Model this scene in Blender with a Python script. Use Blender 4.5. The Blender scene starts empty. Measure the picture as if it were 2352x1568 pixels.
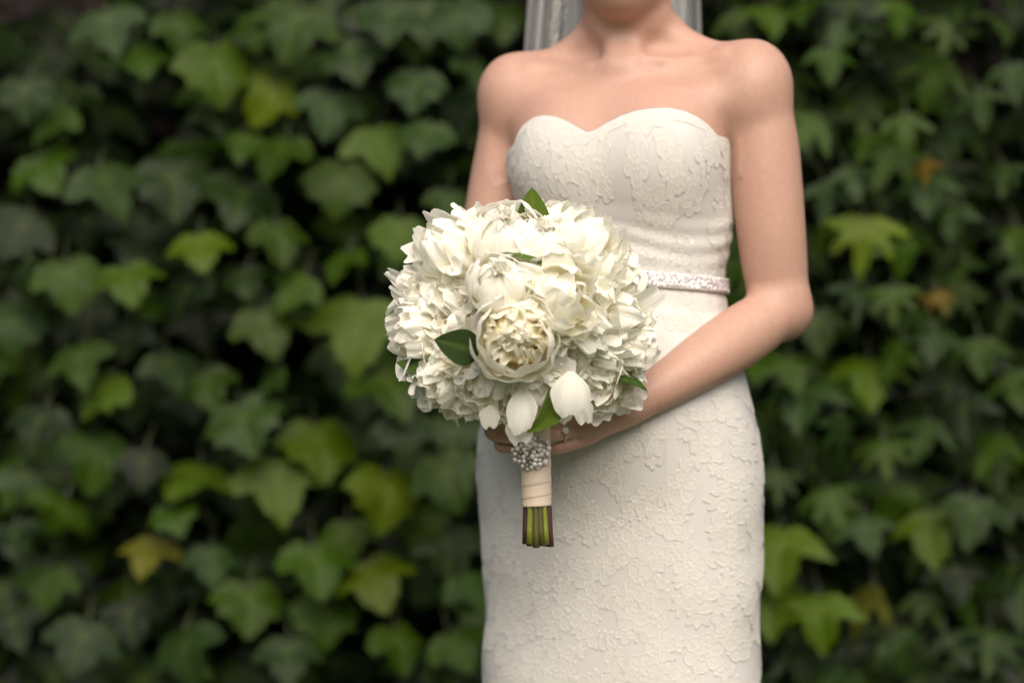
import bpy, math, random
import numpy as np
from mathutils import Vector, Matrix
random.seed(7); np.random.seed(7)
sc = bpy.context.scene
col = sc.collection
R = math.radians

# ------------------------------------------------------------------ camera, sky, sun, exposure
D, ZC, LENS = 3.2, 1.01, 85.0            # camera stands 3.2 m in front of the person, at hip height
FPX = LENS / 36.0 * 2352.0
cam_d = bpy.data.cameras.new('camera'); cam = bpy.data.objects.new('camera', cam_d); col.objects.link(cam)
cam.location = (0, -D, ZC); cam.rotation_euler = (R(90), 0, 0)
cam_d.lens = LENS; cam_d.sensor_width = 36; cam_d.clip_start = 0.05; cam_d.clip_end = 500
cam_d.dof.use_dof = True; cam_d.dof.focus_distance = 2.93; cam_d.dof.aperture_fstop = 1.7
sc.camera = cam

world = bpy.data.worlds.new('World'); sc.world = world; world.use_nodes = True
wn = world.node_tree.nodes; wl = world.node_tree.links
bg = wn['Background']; sky = wn.new('ShaderNodeTexSky'); sky.sky_type = 'NISHITA'
sky.sun_disc = False; sky.sun_elevation = R(42); sky.sun_rotation = R(174)
sky.air_density = 0.6; sky.dust_density = 6.0; sky.ozone_density = 0.3
wl.new(sky.outputs[0], bg.inputs[0]); bg.inputs[1].default_value = 0.12
sun_d = bpy.data.lights.new('sun', 'SUN'); sun = bpy.data.objects.new('sun', sun_d); col.objects.link(sun)
sun_d.energy = 1.3; sun_d.angle = R(80); sun_d.color = (1.0, 0.95, 0.86)
sun.rotation_euler = (R(48), 0, R(6)); sun.location = (0, -6, 8)
sc.view_settings.view_transform = 'Standard'; sc.view_settings.look = 'None'
sc.view_settings.exposure = 0.70; sc.view_settings.gamma = 1.0; sc.view_settings.use_curve_mapping = False
sc.cycles.max_bounces = 16; sc.cycles.diffuse_bounces = 12; sc.cycles.transmission_bounces = 12; sc.cycles.transparent_max_bounces = 24

# ------------------------------------------------------------------ helpers
def P(px, py, y):
    """photo pixel (2352 wide) at depth y -> world point"""
    s = FPX / (D + y)
    return np.array([(px - 1176.0) / s, y, ZC - (py - 784.0) / s])
def Cc(cx, cy, y):
    return P((930 + cx * 0.44643) * 0.9408, (420 + cy * 0.44643) * 0.9408, y)
def nz(v):
    v = np.asarray(v, float); return v / (np.linalg.norm(v) + 1e-12)

def mesh_np(name, V, F, smooth=True, attrs=None):
    """V (n,3); F: (m,k) array or list of faces"""
    me = bpy.data.meshes.new(name)
    V = np.asarray(V, np.float32)
    if isinstance(F, np.ndarray):
        k = F.shape[1]; loops = F.astype(np.int32).ravel()
        starts = np.arange(0, len(F) * k, k, dtype=np.int32); tot = np.full(len(F), k, np.int32)
    else:
        tot = np.array([len(f) for f in F], np.int32)
        starts = np.concatenate([[0], np.cumsum(tot)[:-1]]).astype(np.int32)
        loops = np.array([i for f in F for i in f], np.int32)
    me.vertices.add(len(V)); me.vertices.foreach_set('co', V.ravel())
    me.loops.add(len(loops)); me.loops.foreach_set('vertex_index', loops)
    me.polygons.add(len(tot)); me.polygons.foreach_set('loop_start', starts); me.polygons.foreach_set('loop_total', tot)
    me.polygons.foreach_set('use_smooth', np.full(len(tot), smooth))
    for an, av in (attrs or {}).items():
        av = np.asarray(av, np.float32)
        if av.ndim == 1:
            a = me.attributes.new(an, 'FLOAT', 'POINT'); a.data.foreach_set('value', av)
        else:
            a = me.attributes.new(an, 'FLOAT_COLOR', 'POINT'); a.data.foreach_set('color', av.ravel())
    me.update(calc_edges=True); me.validate()
    return me
def link(name, me, mat=None, parent=None, loc=None):
    o = bpy.data.objects.new(name, me); col.objects.link(o)
    if mat is not None and me is not None and not me.materials: me.materials.append(mat)
    if parent is not None: o.parent = parent
    if loc is not None: o.location = loc
    return o
def empty(name, loc, label, cat, group=None):
    o = bpy.data.objects.new(name, None); col.objects.link(o); o.location = loc; o.empty_display_size = 0.05
    o['label'] = label; o['category'] = cat
    if group: o['group'] = group
    return o
def grid_faces(nu, nv, closed_u=False):
    """verts index = j*nu + i"""
    i = np.arange(nu if closed_u else nu - 1); j = np.arange(nv - 1)
    I, J = np.meshgrid(i, j); I = I.ravel(); J = J.ravel(); I2 = (I + 1) % nu
    return np.stack([J * nu + I, J * nu + I2, (J + 1) * nu + I2, (J + 1) * nu + I], 1)
def tube(pts, rad, n=10, cap=True, flat=1.0):
    pts = [np.asarray(p, float) for p in pts]; m = len(pts)
    rad = [rad] * m if np.isscalar(rad) else rad
    V = []; 
    up = np.array([0.3, 0.1, 0.95])
    t0 = nz(pts[1] - pts[0])
    if abs(t0 @ nz(up)) > 0.9: up = np.array([1.0, 0.2, 0.1])
    for k in range(m):
        t = nz(pts[min(k + 1, m - 1)] - pts[max(k - 1, 0)])
        a = nz(np.cross(t, up)); b = np.cross(t, a)
        for q in range(n):
            an = 2 * math.pi * q / n
            V.append(pts[k] + rad[k] * (math.cos(an) * a + flat * math.sin(an) * b))
    F = grid_faces(n, m, True).tolist()
    if cap:
        F.append(list(range(n))[::-1]); F.append([(m - 1) * n + q for q in range(n)])
    return np.array(V), F
class MB:
    def __init__(s): s.V = []; s.F = []; s.A = {}; s.n = 0
    def add(self, V, F, **attrs):
        V = np.asarray(V); self.V.append(V)
        F = F.tolist() if isinstance(F, np.ndarray) else F
        self.F += [[i + self.n for i in f] for f in F]; self.n += len(V)
        for k, a in attrs.items():
            a = np.asarray(a, float)
            if a.ndim == 0: a = np.full(len(V), float(a))
            if a.ndim == 1 and len(a) in (3, 4) and len(V) != len(a): a = np.tile(np.append(a[:3], 1.0), (len(V), 1))
            self.A.setdefault(k, []).append(a)
        return self
    def mesh(s, name, smooth=True):
        return mesh_np(name, np.concatenate(s.V), s.F, smooth, {k: np.concatenate(a) for k, a in s.A.items()})

# ------------------------------------------------------------------ materials
def mat(name, base=(.5, .5, .5), rough=.5, spec=.5, metal=0.0, sss=0.0):
    m = bpy.data.materials.new(name); m.use_nodes = True
    b = m.node_tree.nodes['Principled BSDF']
    b.inputs['Base Color'].default_value = (*base, 1); b.inputs['Roughness'].default_value = rough
    b.inputs['Specular IOR Level'].default_value = spec; b.inputs['Metallic'].default_value = metal
    if sss:
        b.inputs['Subsurface Weight'].default_value = sss
    return m, m.node_tree.nodes, m.node_tree.links, b
def noise(N, L, scale, detail=3, coord=None, rough=.55):
    n = N.new('ShaderNodeTexNoise'); n.inputs['Scale'].default_value = scale; n.inputs['Detail'].default_value = detail
    n.inputs['Roughness'].default_value = rough
    if coord is not None: L.new(coord, n.inputs['Vector'])
    return n
def ramp(N, L, fac, stops):
    r = N.new('ShaderNodeValToRGB'); el = r.color_ramp.elements
    while len(el) < len(stops): el.new(0.5)
    for e, (p, c) in zip(el, stops): e.position = p; e.color = (*c, 1)
    L.new(fac, r.inputs[0]); return r
def mixc(N, L, fac, a, b, mode='MIX'):
    m = N.new('ShaderNodeMix'); m.data_type = 'RGBA'; m.blend_type = mode
    for sock, v in ((m.inputs[0], fac), (m.inputs[6], a), (m.inputs[7], b)):
        if hasattr(v, 'links'): L.new(v, sock)
        elif isinstance(v, (int, float)): sock.default_value = v
        else: sock.default_value = (*v, 1)
    return m.outputs[2]
def bump(N, L, b, height, strength, dist):
    bp = N.new('ShaderNodeBump'); bp.inputs['Strength'].default_value = strength; bp.inputs['Distance'].default_value = dist
    L.new(height, bp.inputs['Height']); L.new(bp.outputs[0], b.inputs['Normal']); return bp
def objcoord(N):
    return N.new('ShaderNodeTexCoord').outputs['Object']
M = {}
# skin
m, N, L, b = mat('skin', (.60, .37, .27), .48, .4, sss=.12)
oc = objcoord(N)
n1 = noise(N, L, 9, 3, oc); n2 = noise(N, L, 150, 4, oc)
c = ramp(N, L, n1.outputs[0], [(.3, (.44, .265, .190)), (.7, (.48, .278, .212))])
c2 = mixc(N, L, .25, c.outputs[0], ramp(N, L, n2.outputs[0], [(.35, (.42, .245, .18)), (.65, (.52, .34, .26))]).outputs[0])
L.new(c2, b.inputs['Base Color'])
b.inputs['Subsurface Radius'].default_value = (.9, .35, .2); b.inputs['Subsurface Scale'].default_value = .008
bump(N, L, b, noise(N, L, 700, 2, oc).outputs[0], .12, .0006); M['skin'] = m
# dress lining and lace
m, N, L, b = mat('dress_satin', (.66, .63, .60), .5, .35)
oc = objcoord(N); w = noise(N, L, 900, 2, oc); bump(N, L, b, w.outputs[0], .3, .0008)
L.new(mixc(N, L, noise(N, L, 25, 3, oc).outputs[0], (.57, .552, .528), (.61, .592, .562)), b.inputs['Base Color'])
M['satin'] = m
m, N, L, b = mat('lace_thread', (.77, .73, .64), .8, .2)
oc = objcoord(N); w = noise(N, L, 1300, 2, oc); bump(N, L, b, w.outputs[0], .5, .0010)
L.new(mixc(N, L, noise(N, L, 60, 3, oc).outputs[0], (.59, .572, .525), (.64, .622, .575)), b.inputs['Base Color'])
b.inputs['Sheen Weight'].default_value = .2; M['lace'] = m
m, N, L, b = mat('belt_satin', (.70, .67, .64), .4, .5); M['belt'] = m
m, N, L, b = mat('crystal', (.72, .70, .70), .12, 1.0, .55); M['crystal'] = m
m, N, L, b = mat('pearl', (.82, .77, .72), .2, .7, .1); b.inputs['Coat Weight'].default_value = .6; M['pearl'] = m
m, N, L, b = mat('dark_silver', (.40, .36, .33), .3, .6, .9); M['dsilver'] = m
m, N, L, b = mat('white_gold', (.75, .62, .48), .15, .6, 1.0); M['gold'] = m
m, N, L, b = mat('diamond', (.85, .85, .88), .05, 1.0, .4); M['diamond'] = m
# ribbon
m, N, L, b = mat('ribbon_satin', (.66, .55, .43), .42, .5)
oc = objcoord(N); n = noise(N, L, 120, 3, oc); bump(N, L, b, n.outputs[0], .2, .001); M['ribbon'] = m
# veil tulle
m, N, L, b = mat('tulle', (.8, .8, .8), .8, .1)
tr = N.new('ShaderNodeBsdfTransparent'); tl = N.new('ShaderNodeBsdfTranslucent'); tl.inputs[0].default_value = (.85, .85, .84, 1)
mx = N.new('ShaderNodeMixShader'); mx.inputs[0].default_value = .4
L.new(b.outputs[0], mx.inputs[1]); L.new(tl.outputs[0], mx.inputs[2])
mx2 = N.new('ShaderNodeMixShader'); mx2.inputs[0].default_value = .40
L.new(tr.outputs[0], mx2.inputs[1]); L.new(mx.outputs[0], mx2.inputs[2])
L.new(mx2.outputs[0], N['Material Output'].inputs[0]); M['tulle'] = m
# petals: creamy white, yellow towards the base of the petal
def petal_mat(name, tip, base, trans, s0=.15, s1=.75):
    m, N, L, b = mat(name, tip, .55, .25)
    at = N.new('ShaderNodeAttribute'); at.attribute_name = 't'
    oc = objcoord(N); n = noise(N, L, 60, 3, oc)
    c = ramp(N, L, at.outputs['Fac'], [(s0, base), (s1, tip)])
    cc = mixc(N, L, .04, c.outputs[0], ramp(N, L, n.outputs[0], [(.4, (.70, .62, .50)), (.6, (.88, .86, .80))]).outputs[0])
    L.new(cc, b.inputs['Base Color'])
    at2 = N.new('ShaderNodeAttribute'); at2.attribute_name = 's'
    wv = N.new('ShaderNodeMath'); wv.operation = 'MULTIPLY'; wv.inputs[1].default_value = 80; L.new(at2.outputs['Fac'], wv.inputs[0])
    sn = N.new('ShaderNodeMath'); sn.operation = 'SINE'; L.new(wv.outputs[0], sn.inputs[0])
    bump(N, L, b, sn.outputs[0], .25, .0005)
    tl = N.new('ShaderNodeBsdfTranslucent'); L.new(cc, tl.inputs[0])
    mx = N.new('ShaderNodeMixShader'); mx.inputs[0].default_value = trans
    L.new(b.outputs[0], mx.inputs[1]); L.new(tl.outputs[0], mx.inputs[2]); L.new(mx.outputs[0], N['Material Output'].inputs[0])
    return m
M['petal'] = petal_mat('petal_white', (.955, .945, .87), (.95, .92, .76), .36)
M['petal_in'] = petal_mat('petal_cream', (.955, .945, .86), (.94, .89, .60), .38)
M['petal_lemon'] = petal_mat('petal_lemon', (.955, .945, .88), (.95, .89, .55), .38, .2, .8)
M['petal_gold'] = petal_mat('petal_gold', (.955, .94, .81), (.95, .80, .28), .36, .35, .95)
# bouquet leaves
def leafmat(name, src, rough=.42, trans=.2):
    m, N, L, b = mat(name, (.06, .12, .02), rough, .17)
    if src == 'object':
        oi = N.new('ShaderNodeObjectInfo'); base = oi.outputs['Color']
    else:
        at = N.new('ShaderNodeAttribute'); at.attribute_name = 'tone'; base = at.outputs['Color']
    uv = N.new('ShaderNodeAttribute'); uv.attribute_name = 'vein'
    oc = objcoord(N); n = noise(N, L, 14, 4, oc)
    dk = mixc(N, L, 1.0, base, ramp(N, L, n.outputs[0], [(.3, (.72, .72, .72)), (.7, (1.15, 1.12, 1.0))]).outputs[0], 'MULTIPLY')
    vm = N.new('ShaderNodeMath'); vm.operation = 'MULTIPLY'; vm.inputs[1].default_value = .45; L.new(uv.outputs['Fac'], vm.inputs[0])
    vc = mixc(N, L, vm.outputs[0], dk, (.14, .19, .03))
    L.new(vc, b.inputs['Base Color'])
    n2 = noise(N, L, 60, 3, oc); bump(N, L, b, n2.outputs[0], .25, .004)
    tl = N.new('ShaderNodeBsdfTranslucent'); L.new(vc, tl.inputs[0])
    mx = N.new('ShaderNodeMixShader'); mx.inputs[0].default_value = trans
    L.new(b.outputs[0], mx.inputs[1]); L.new(tl.outputs[0], mx.inputs[2]); L.new(mx.outputs[0], N['Material Output'].inputs[0])
    return m
M['ivy'] = leafmat('ivy_leaf', 'object'); M['ivy_stuff'] = leafmat('ivy_leaf_mass', 'attr'); M['fleaf'] = leafmat('bouquet_leaf', 'object', .6, .12)
# stems
def stemmat(name, c1, c2):
    m, N, L, b = mat(name, c1, .45, .5); oc = objcoord(N)
    mp = N.new('ShaderNodeMapping'); mp.inputs['Scale'].default_value = (1, 1, .12); L.new(oc, mp.inputs[0])
    n = noise(N, L, 220, 3, mp.outputs[0]); L.new(ramp(N, L, n.outputs[0], [(.35, c1), (.65, c2)]).outputs[0], b.inputs['Base Color']); return m
M['stem_g'] = stemmat('stem_green', (.14, .17, .015), (.22, .25, .03))
M['stem_d'] = stemmat('stem_olive', (.06, .055, .015), (.10, .09, .025))
M['stem_p'] = stemmat('stem_maroon', (.045, .02, .018), (.075, .035, .028))
M['cut'] = mat('stem_cut', (.25, .24, .10), .8)[0]
M['vine'] = stemmat('vine_bark', (.05, .035, .025), (.09, .06, .04))
M['petiole'] = stemmat('petiole_green', (.025, .035, .010), (.04, .05, .015))
# setting
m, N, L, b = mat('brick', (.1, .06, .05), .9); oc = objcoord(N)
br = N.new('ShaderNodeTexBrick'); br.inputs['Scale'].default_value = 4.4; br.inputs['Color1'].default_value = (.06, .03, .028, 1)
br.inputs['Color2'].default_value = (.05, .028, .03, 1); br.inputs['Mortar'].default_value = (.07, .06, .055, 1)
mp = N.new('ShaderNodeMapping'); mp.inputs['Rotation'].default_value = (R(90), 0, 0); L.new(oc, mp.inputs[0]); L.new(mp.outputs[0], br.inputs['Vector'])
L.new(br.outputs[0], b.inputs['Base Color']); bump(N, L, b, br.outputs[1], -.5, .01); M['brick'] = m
m, N, L, b = mat('lawn', (.05, .08, .02), .9); oc = objcoord(N); n = noise(N, L, 6, 6, oc)
L.new(ramp(N, L, n.outputs[0], [(.3, (.035, .06, .015)), (.7, (.08, .11, .03))]).outputs[0], b.inputs['Base Color'])
bump(N, L, b, noise(N, L, 90, 4, oc).outputs[0], .8, .03); M['lawn'] = m
m, N, L, b = mat('hair', (.10, .055, .03), .4); M['hair'] = m

# ------------------------------------------------------------------ ground
gv = np.array([[-150, -150, 0], [150, -150, 0], [150, 150, 0], [-150, 150, 0]], float)
g = link('ground', mesh_np('ground', gv, np.array([[0, 1, 2, 3]]), False), M['lawn']); g['kind'] = 'structure'

# added wooded bank behind the camera, unseen; it shades the gaps in the ivy
r0 = np.random.RandomState(2); nu, nv = 90, 14
Ua, Va = np.meshgrid(np.linspace(-1, 1, nu), np.linspace(0, 1, nv))
an = Ua * R(118); rad0 = 11 + 2.5 * Va + r0.rand(nv, nu) * 1.2
Vw = np.stack([rad0 * np.sin(an), -rad0 * np.cos(an) + 1.0, (4.4 + 1.2 * np.sin(Ua * 17) + r0.rand(nv, nu) * .6) * Va ** .8], -1).reshape(-1, 3)
wd = link('added_shade_woods', mesh_np('added_shade_woods', Vw, grid_faces(nu, nv), False), M['lawn']); wd['kind'] = 'stuff'
# ------------------------------------------------------------------ wall
WY = 1.62
bx = MB()
def boxm(x0, x1, y0, y1, z0, z1):
    V = [[x, y, z] for x in (x0, x1) for y in (y0, y1) for z in (z0, z1)]
    F = [[0, 1, 3, 2], [4, 6, 7, 5], [0, 4, 5, 1], [2, 3, 7, 6], [0, 2, 6, 4], [1, 5, 7, 3]]
    return np.array(V, float), F
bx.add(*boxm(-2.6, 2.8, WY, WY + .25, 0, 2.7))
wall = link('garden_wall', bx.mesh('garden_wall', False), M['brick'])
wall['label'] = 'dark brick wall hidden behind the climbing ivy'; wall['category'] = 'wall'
bc = MB(); bc.add(*boxm(-2.65, 2.85, WY - .04, WY + .29, 2.7, 2.78))
link('coping', bc.mesh('coping', False), M['brick'], wall)

# ------------------------------------------------------------------ ivy leaves
def outline_broad(k, rng):
    h = [(.03, .02), (.14, .10), (.27, .11), (.38, .06), (.47, -.03), (.53, -.14), (.61, -.25), (.64, -.38), (.59, -.49),
         (.49, -.49), (.40, -.47), (.32, -.50), (.315, -.60), (.30, -.70), (.25, -.78), (.17, -.86), (.10, -.95), (.04, -1.0)]
    if k == 1:
        h = [(.03, .03), (.15, .14), (.31, .13), (.44, .05), (.52, -.07), (.60, -.17), (.63, -.29), (.58, -.37), (.50, -.40),
             (.49, -.50), (.50, -.60), (.42, -.64), (.33, -.63), (.27, -.68), (.22, -.78), (.14, -.86), (.08, -.93), (.02, -.97)]
    if k == 2:
        h = [(.03, .02), (.16, .09), (.30, .06), (.43, -.02), (.54, -.12), (.63, -.24), (.66, -.38), (.60, -.47), (.50, -.46),
             (.41, -.44), (.32, -.45), (.28, -.52), (.30, -.60), (.25, -.70), (.21, -.80), (.13, -.88), (.07, -.97), (.03, -1.03)]
    return h
def outline_deep(k, rng):
    h = [(.02, .01), (.07, .05), (.16, .04), (.30, -.05), (.46, -.18), (.60, -.34), (.70, -.50), (.67, -.56), (.54, -.50),
         (.40, -.42), (.27, -.34), (.19, -.33), (.20, -.44), (.24, -.58), (.21, -.74), (.14, -.90), (.07, -1.03), (.02, -1.10)]
    if k == 1:
        h = [(.02, .01), (.08, .06), (.20, .07), (.36, .02), (.52, -.05), (.66, -.16), (.60, -.24), (.44, -.24), (.30, -.24),
             (.36, -.36), (.44, -.52), (.48, -.68), (.38, -.66), (.26, -.54), (.15, -.42), (.14, -.60), (.10, -.80), (.03, -1.0)]
    if k == 2:
        h = [(.03, .02), (.12, .08), (.24, .06), (.37, -.02), (.48, -.14), (.60, -.28), (.72, -.42), (.62, -.45), (.52, -.44),
             (.42, -.42), (.30, -.42), (.26, -.50), (.28, -.60), (.25, -.70), (.20, -.80), (.13, -.88), (.07, -.98), (.02, -1.05)]
    return h
def ivy_leaf(half, seed, rings=(.35, .68, 1.0)):
    rng = random.Random(seed)
    jit = lambda p: (p[0] * (1 + rng.uniform(-.05, .05)), p[1] + rng.uniform(-.015, .015))
    right = [jit(p) for p in half]; left = [(-x, y) for x, y in [jit(p) for p in half]][::-1]
    ol = np.array(right + [(0, half[-1][1] - .03)] + left) * np.array([1.14, 1.0])
    tth = np.arange(len(ol)); ol = ol * (1 + .035 * np.where(tth % 2 == 0, 1, -1))[:, None]
    n = len(ol); c = np.array([0, -.18])
    pts = [c[None, :]]
    for r in rings:
        pts.append(c + (ol - c) * r)
    XY = np.concatenate(pts)
    x, y = XY[:, 0], XY[:, 1]
    asym = rng.uniform(-.15, .15); curl = rng.uniform(.25, .6); ph = rng.uniform(0, 6)
    ang = np.arctan2(x, -(y - 0.05)); rad = np.hypot(x, y)
    fold = np.abs(np.sin(ang * 2.2)) * rad * .16                       # pleats between the main veins
    z = -curl * .55 * x * x - .28 * (np.clip(-y - .3, 0, 1)) ** 2 * curl * 2 + fold * .7 + .035 * np.sin(7 * x + ph) * rad + asym * x * .5 + .03 * np.sin(9 * y + ph)
    vein = np.clip(1 - np.abs(np.sin(ang * 2.2)) * 6, 0, 1) * .5 * (rad < .8)
    V = np.stack([x, y, z], 1)
    F = []
    for i in range(n):
        F.append([0, 1 + i, 1 + (i + 1) % n])
        for k in range(len(rings) - 1):
            a = 1 + k * n; b_ = 1 + (k + 1) * n
            F.append([a + i, b_ + i, b_ + (i + 1) % n, a + (i + 1) % n])
    return V, F, vein
NV = 7
LB = [ivy_leaf(outline_broad(k % 3, None), 10 + k) for k in range(NV)]
LD = [ivy_leaf(outline_deep(k % 3, None) if k % 3 else outline_deep(2 * (k % 2), None), 50 + k) for k in range(NV)]
def simplify(half): return half[1::2] + [half[-1]]
LBs = [ivy_leaf(simplify(outline_broad(k, None)), 90 + k, (.55, 1.0)) for k in range(3)]
LDs = [ivy_leaf(simplify(outline_deep(k, None)), 95 + k, (.55, 1.0)) for k in range(3)]
leaf_mesh_b = [mesh_np('ivy_leaf', V, F, True, {'vein': v}) for V, F, v in LB]
leaf_mesh_d = [mesh_np('ivy_leaf', V, F, True, {'vein': v}) for V, F, v in LD]
for me in leaf_mesh_b + leaf_mesh_d: me.materials.append(M['ivy'])
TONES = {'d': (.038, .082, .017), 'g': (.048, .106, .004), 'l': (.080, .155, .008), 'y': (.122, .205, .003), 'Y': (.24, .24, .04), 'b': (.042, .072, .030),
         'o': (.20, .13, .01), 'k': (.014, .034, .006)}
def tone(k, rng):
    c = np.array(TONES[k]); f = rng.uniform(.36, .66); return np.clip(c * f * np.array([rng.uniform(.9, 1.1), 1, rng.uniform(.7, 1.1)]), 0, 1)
def leaf_matrix(p, size, roll, tilt, yaw):
    # leaf plane XY -> hangs in XZ facing -Y, then tilts so that its face looks up a little
    m = Matrix.Rotation(R(90), 4, 'X')
    m = Matrix.Rotation(roll, 4, 'Y') @ m
    m = Matrix.Rotation(-tilt, 4, 'X') @ m
    m = Matrix.Rotation(yaw, 4, 'Z') @ m
    return Matrix.Translation(Vector(p)) @ m @ Matrix.Scale(size, 4)
DW = D + 1.0
hero_L = '''300 165 140 g;490 175 150 l;628 235 120 y;695 75 150 g;800 145 135 d;590 75 100 g;240 80 130 d;400 75 100 g;760 262 120 d;862 350 130 l;660 375 130 g
960 215 110 d;990 330 100 d;560 350 100 g;392 440 150 d;225 450 150 d;80 410 120 g;565 480 150 d;785 440 130 g;70 550 130 k;455 590 115 y;630 560 115 g;920 555 110 l
150 655 130 g;285 665 125 l;600 765 130 g;440 690 125 k;800 620 100 g;835 770 185 y;35 760 120 d;180 845 120 g;262 920 130 l;380 860 115 d;470 900 105 g;870 915 165 g
550 990 145 d;725 1045 155 y;215 1060 140 g;462 1135 150 l;632 1125 165 l;390 1200 90 g;50 1110 105 d;885 1150 150 y;1015 1110 140 g;355 1285 110 Y;715 1310 140 g
842 1350 145 y;570 1400 135 g;742 1425 130 g;110 1350 110 g;200 1490 135 d;420 1510 145 d;1025 1265 120 d;60 230 110 d;140 290 110 g;1050 60 120 d;900 60 120 d;1080 180 100 d
480 290 90 k;60 640 90 k;700 680 110 g;560 660 90 d;960 1210 110 g;300 780 100 k;100 990 120 k;640 880 100 d;330 1080 100 k;150 1190 110 g;290 1430 110 k;660 1520 120 d
900 1490 120 g;1030 1500 110 g;1060 1370 110 d;480 1300 100 d;30 1250 110 k;20 1450 110 k;1110 600 100 d;1030 480 90 d;920 1000 110 d;1050 1010 110 d;800 1240 100 g'''
hero_R = '''1850 45 110 g;1960 75 120 d;2030 120 110 b;1900 150 90 g;2165 190 125 g;2060 40 90 g;2220 310 90 b;1990 560 145 y;2065 580 110 g;2130 450 110 d;2250 250 100 d;1880 320 110 g
2000 350 100 g;1950 420 90 d;2110 560 90 g;2190 510 90 d;2320 190 100 d;2340 560 90 g;2150 700 70 o;2130 395 60 o;2280 80 110 d;2180 90 100 g;1760 60 110 g;1850 930 140 d;1995 885 140 y
2080 830 110 g;1930 1000 110 d;2215 960 115 b;2300 1050 120 g;2140 1010 110 d;1800 1280 160 y;1885 1425 135 y;2010 1405 135 Y;2125 1400 110 g;2130 1235 140 y;1775 1410 120 y;2060 1160 120 g
2240 1195 130 d;2050 1510 110 d;2275 1505 140 d;2310 1190 110 b;1870 760 110 d;1960 700 110 b;2050 700 100 g;2150 800 100 d;2250 820 100 g;2320 900 110 g;1900 1170 110 g;1980 1230 100 d
2190 1330 110 k;2330 1330 110 k;1780 1120 100 d;1860 1090 90 k;2220 640 90 d;2310 420 90 d;2170 1500 100 k;1960 1510 100 k;1830 1530 110 k;2320 730 90 k;1890 560 100 g;1900 460 90 d;1690 70 100 g;1700 600 120 d
1800 1390 100 g;2030 1060 110 g;1720 1000 110 d;2080 300 90 g;1810 860 100 g'''
rng = random.Random(3)
def parse(s):
    out = []
    for it in s.replace('\n', ';').split(';'):
        a, b_, c_, t = it.split(); out.append((float(a), float(b_), float(c_), t))
    return out
def make_ivy(name, label, hero, meshes, simple, xr, ln, deep, seed):
    rng = random.Random(seed)
    root = empty(name, (sum(xr) / 2, 1.2, 0), label, 'ivy', )
    off = np.array(root.location)
    items = []
    for (px, py, w, t) in hero:
        y = 1.0 + rng.uniform(-.07, .03)
        p = P(px, py, y); size = w / (FPX / (D + y)) / 1.05
        items.append((p + np.array([0, 0, size * .42]), size, t, True))
    k = 0
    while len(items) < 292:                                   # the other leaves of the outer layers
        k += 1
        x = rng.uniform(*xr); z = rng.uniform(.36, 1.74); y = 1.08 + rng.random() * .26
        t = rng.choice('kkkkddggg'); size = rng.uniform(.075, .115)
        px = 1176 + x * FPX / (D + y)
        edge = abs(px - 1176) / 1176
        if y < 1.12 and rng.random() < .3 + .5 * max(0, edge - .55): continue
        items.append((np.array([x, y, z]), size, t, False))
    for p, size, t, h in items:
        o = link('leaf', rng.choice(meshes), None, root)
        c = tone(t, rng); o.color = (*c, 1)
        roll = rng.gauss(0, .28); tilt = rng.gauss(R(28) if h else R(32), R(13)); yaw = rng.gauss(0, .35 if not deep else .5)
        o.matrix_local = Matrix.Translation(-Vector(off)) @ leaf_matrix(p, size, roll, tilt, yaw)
    # leaves past the first few hundred: the deeper and outlying ones
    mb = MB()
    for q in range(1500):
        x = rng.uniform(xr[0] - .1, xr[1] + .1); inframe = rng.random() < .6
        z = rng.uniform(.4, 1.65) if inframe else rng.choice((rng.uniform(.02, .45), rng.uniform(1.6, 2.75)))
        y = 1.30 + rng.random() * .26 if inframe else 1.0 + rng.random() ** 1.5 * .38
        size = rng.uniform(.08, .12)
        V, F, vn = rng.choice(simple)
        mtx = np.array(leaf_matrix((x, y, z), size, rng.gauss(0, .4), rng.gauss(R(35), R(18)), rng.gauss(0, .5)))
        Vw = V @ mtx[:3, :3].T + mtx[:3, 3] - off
        mb.add(Vw, F, vein=vn, tone=tone(rng.choice('kkkkkd'), rng))  # mostly the darkest tone: shade of the gaps put into the leaf colour
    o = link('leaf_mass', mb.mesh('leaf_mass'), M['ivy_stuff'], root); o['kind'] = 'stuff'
    for q in range(9):
        x = xr[0] + (xr[1] - xr[0]) * (q + .5) / 9; pts = []
        for kz in range(16):
            x += rng.gauss(0, .035); pts.append(np.array([x, WY - .02 - .03 * rng.random(), .0 + kz * .17]) - off)
        V, F = tube(pts, [.012 - .0005 * kk for kk in range(16)], 7)
        link('vine_stem', mesh_np('vine_stem', V, F), M['vine'], root)
    for i, (p, size, t, h) in enumerate(items[:len(hero)]):
        a = p - off; e = a + np.array([rng.uniform(-.03, .03), .14, .05])
        V, F = tube([a, a * .5 + e * .5 + np.array([0, 0, .02]), e], .0018, 5)
        if i == 0: pm = MB()
        pm.add(V, F)
    o = link('petiole', pm.mesh('petiole'), M['petiole'], root); o['kind'] = 'stuff'
    return root
make_ivy('ivy_plant', 'climbing ivy with broad shallow-lobed leaves covering the wall', parse(hero_L), leaf_mesh_b, LBs, (-1.15, .28), 300, False, 11)
make_ivy('ivy_plant', 'climbing ivy with narrow deeply cut leaves, some yellowish, covering the wall', parse(hero_R), leaf_mesh_d, LDs, (.28, 1.2), 300, True, 23)

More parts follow.
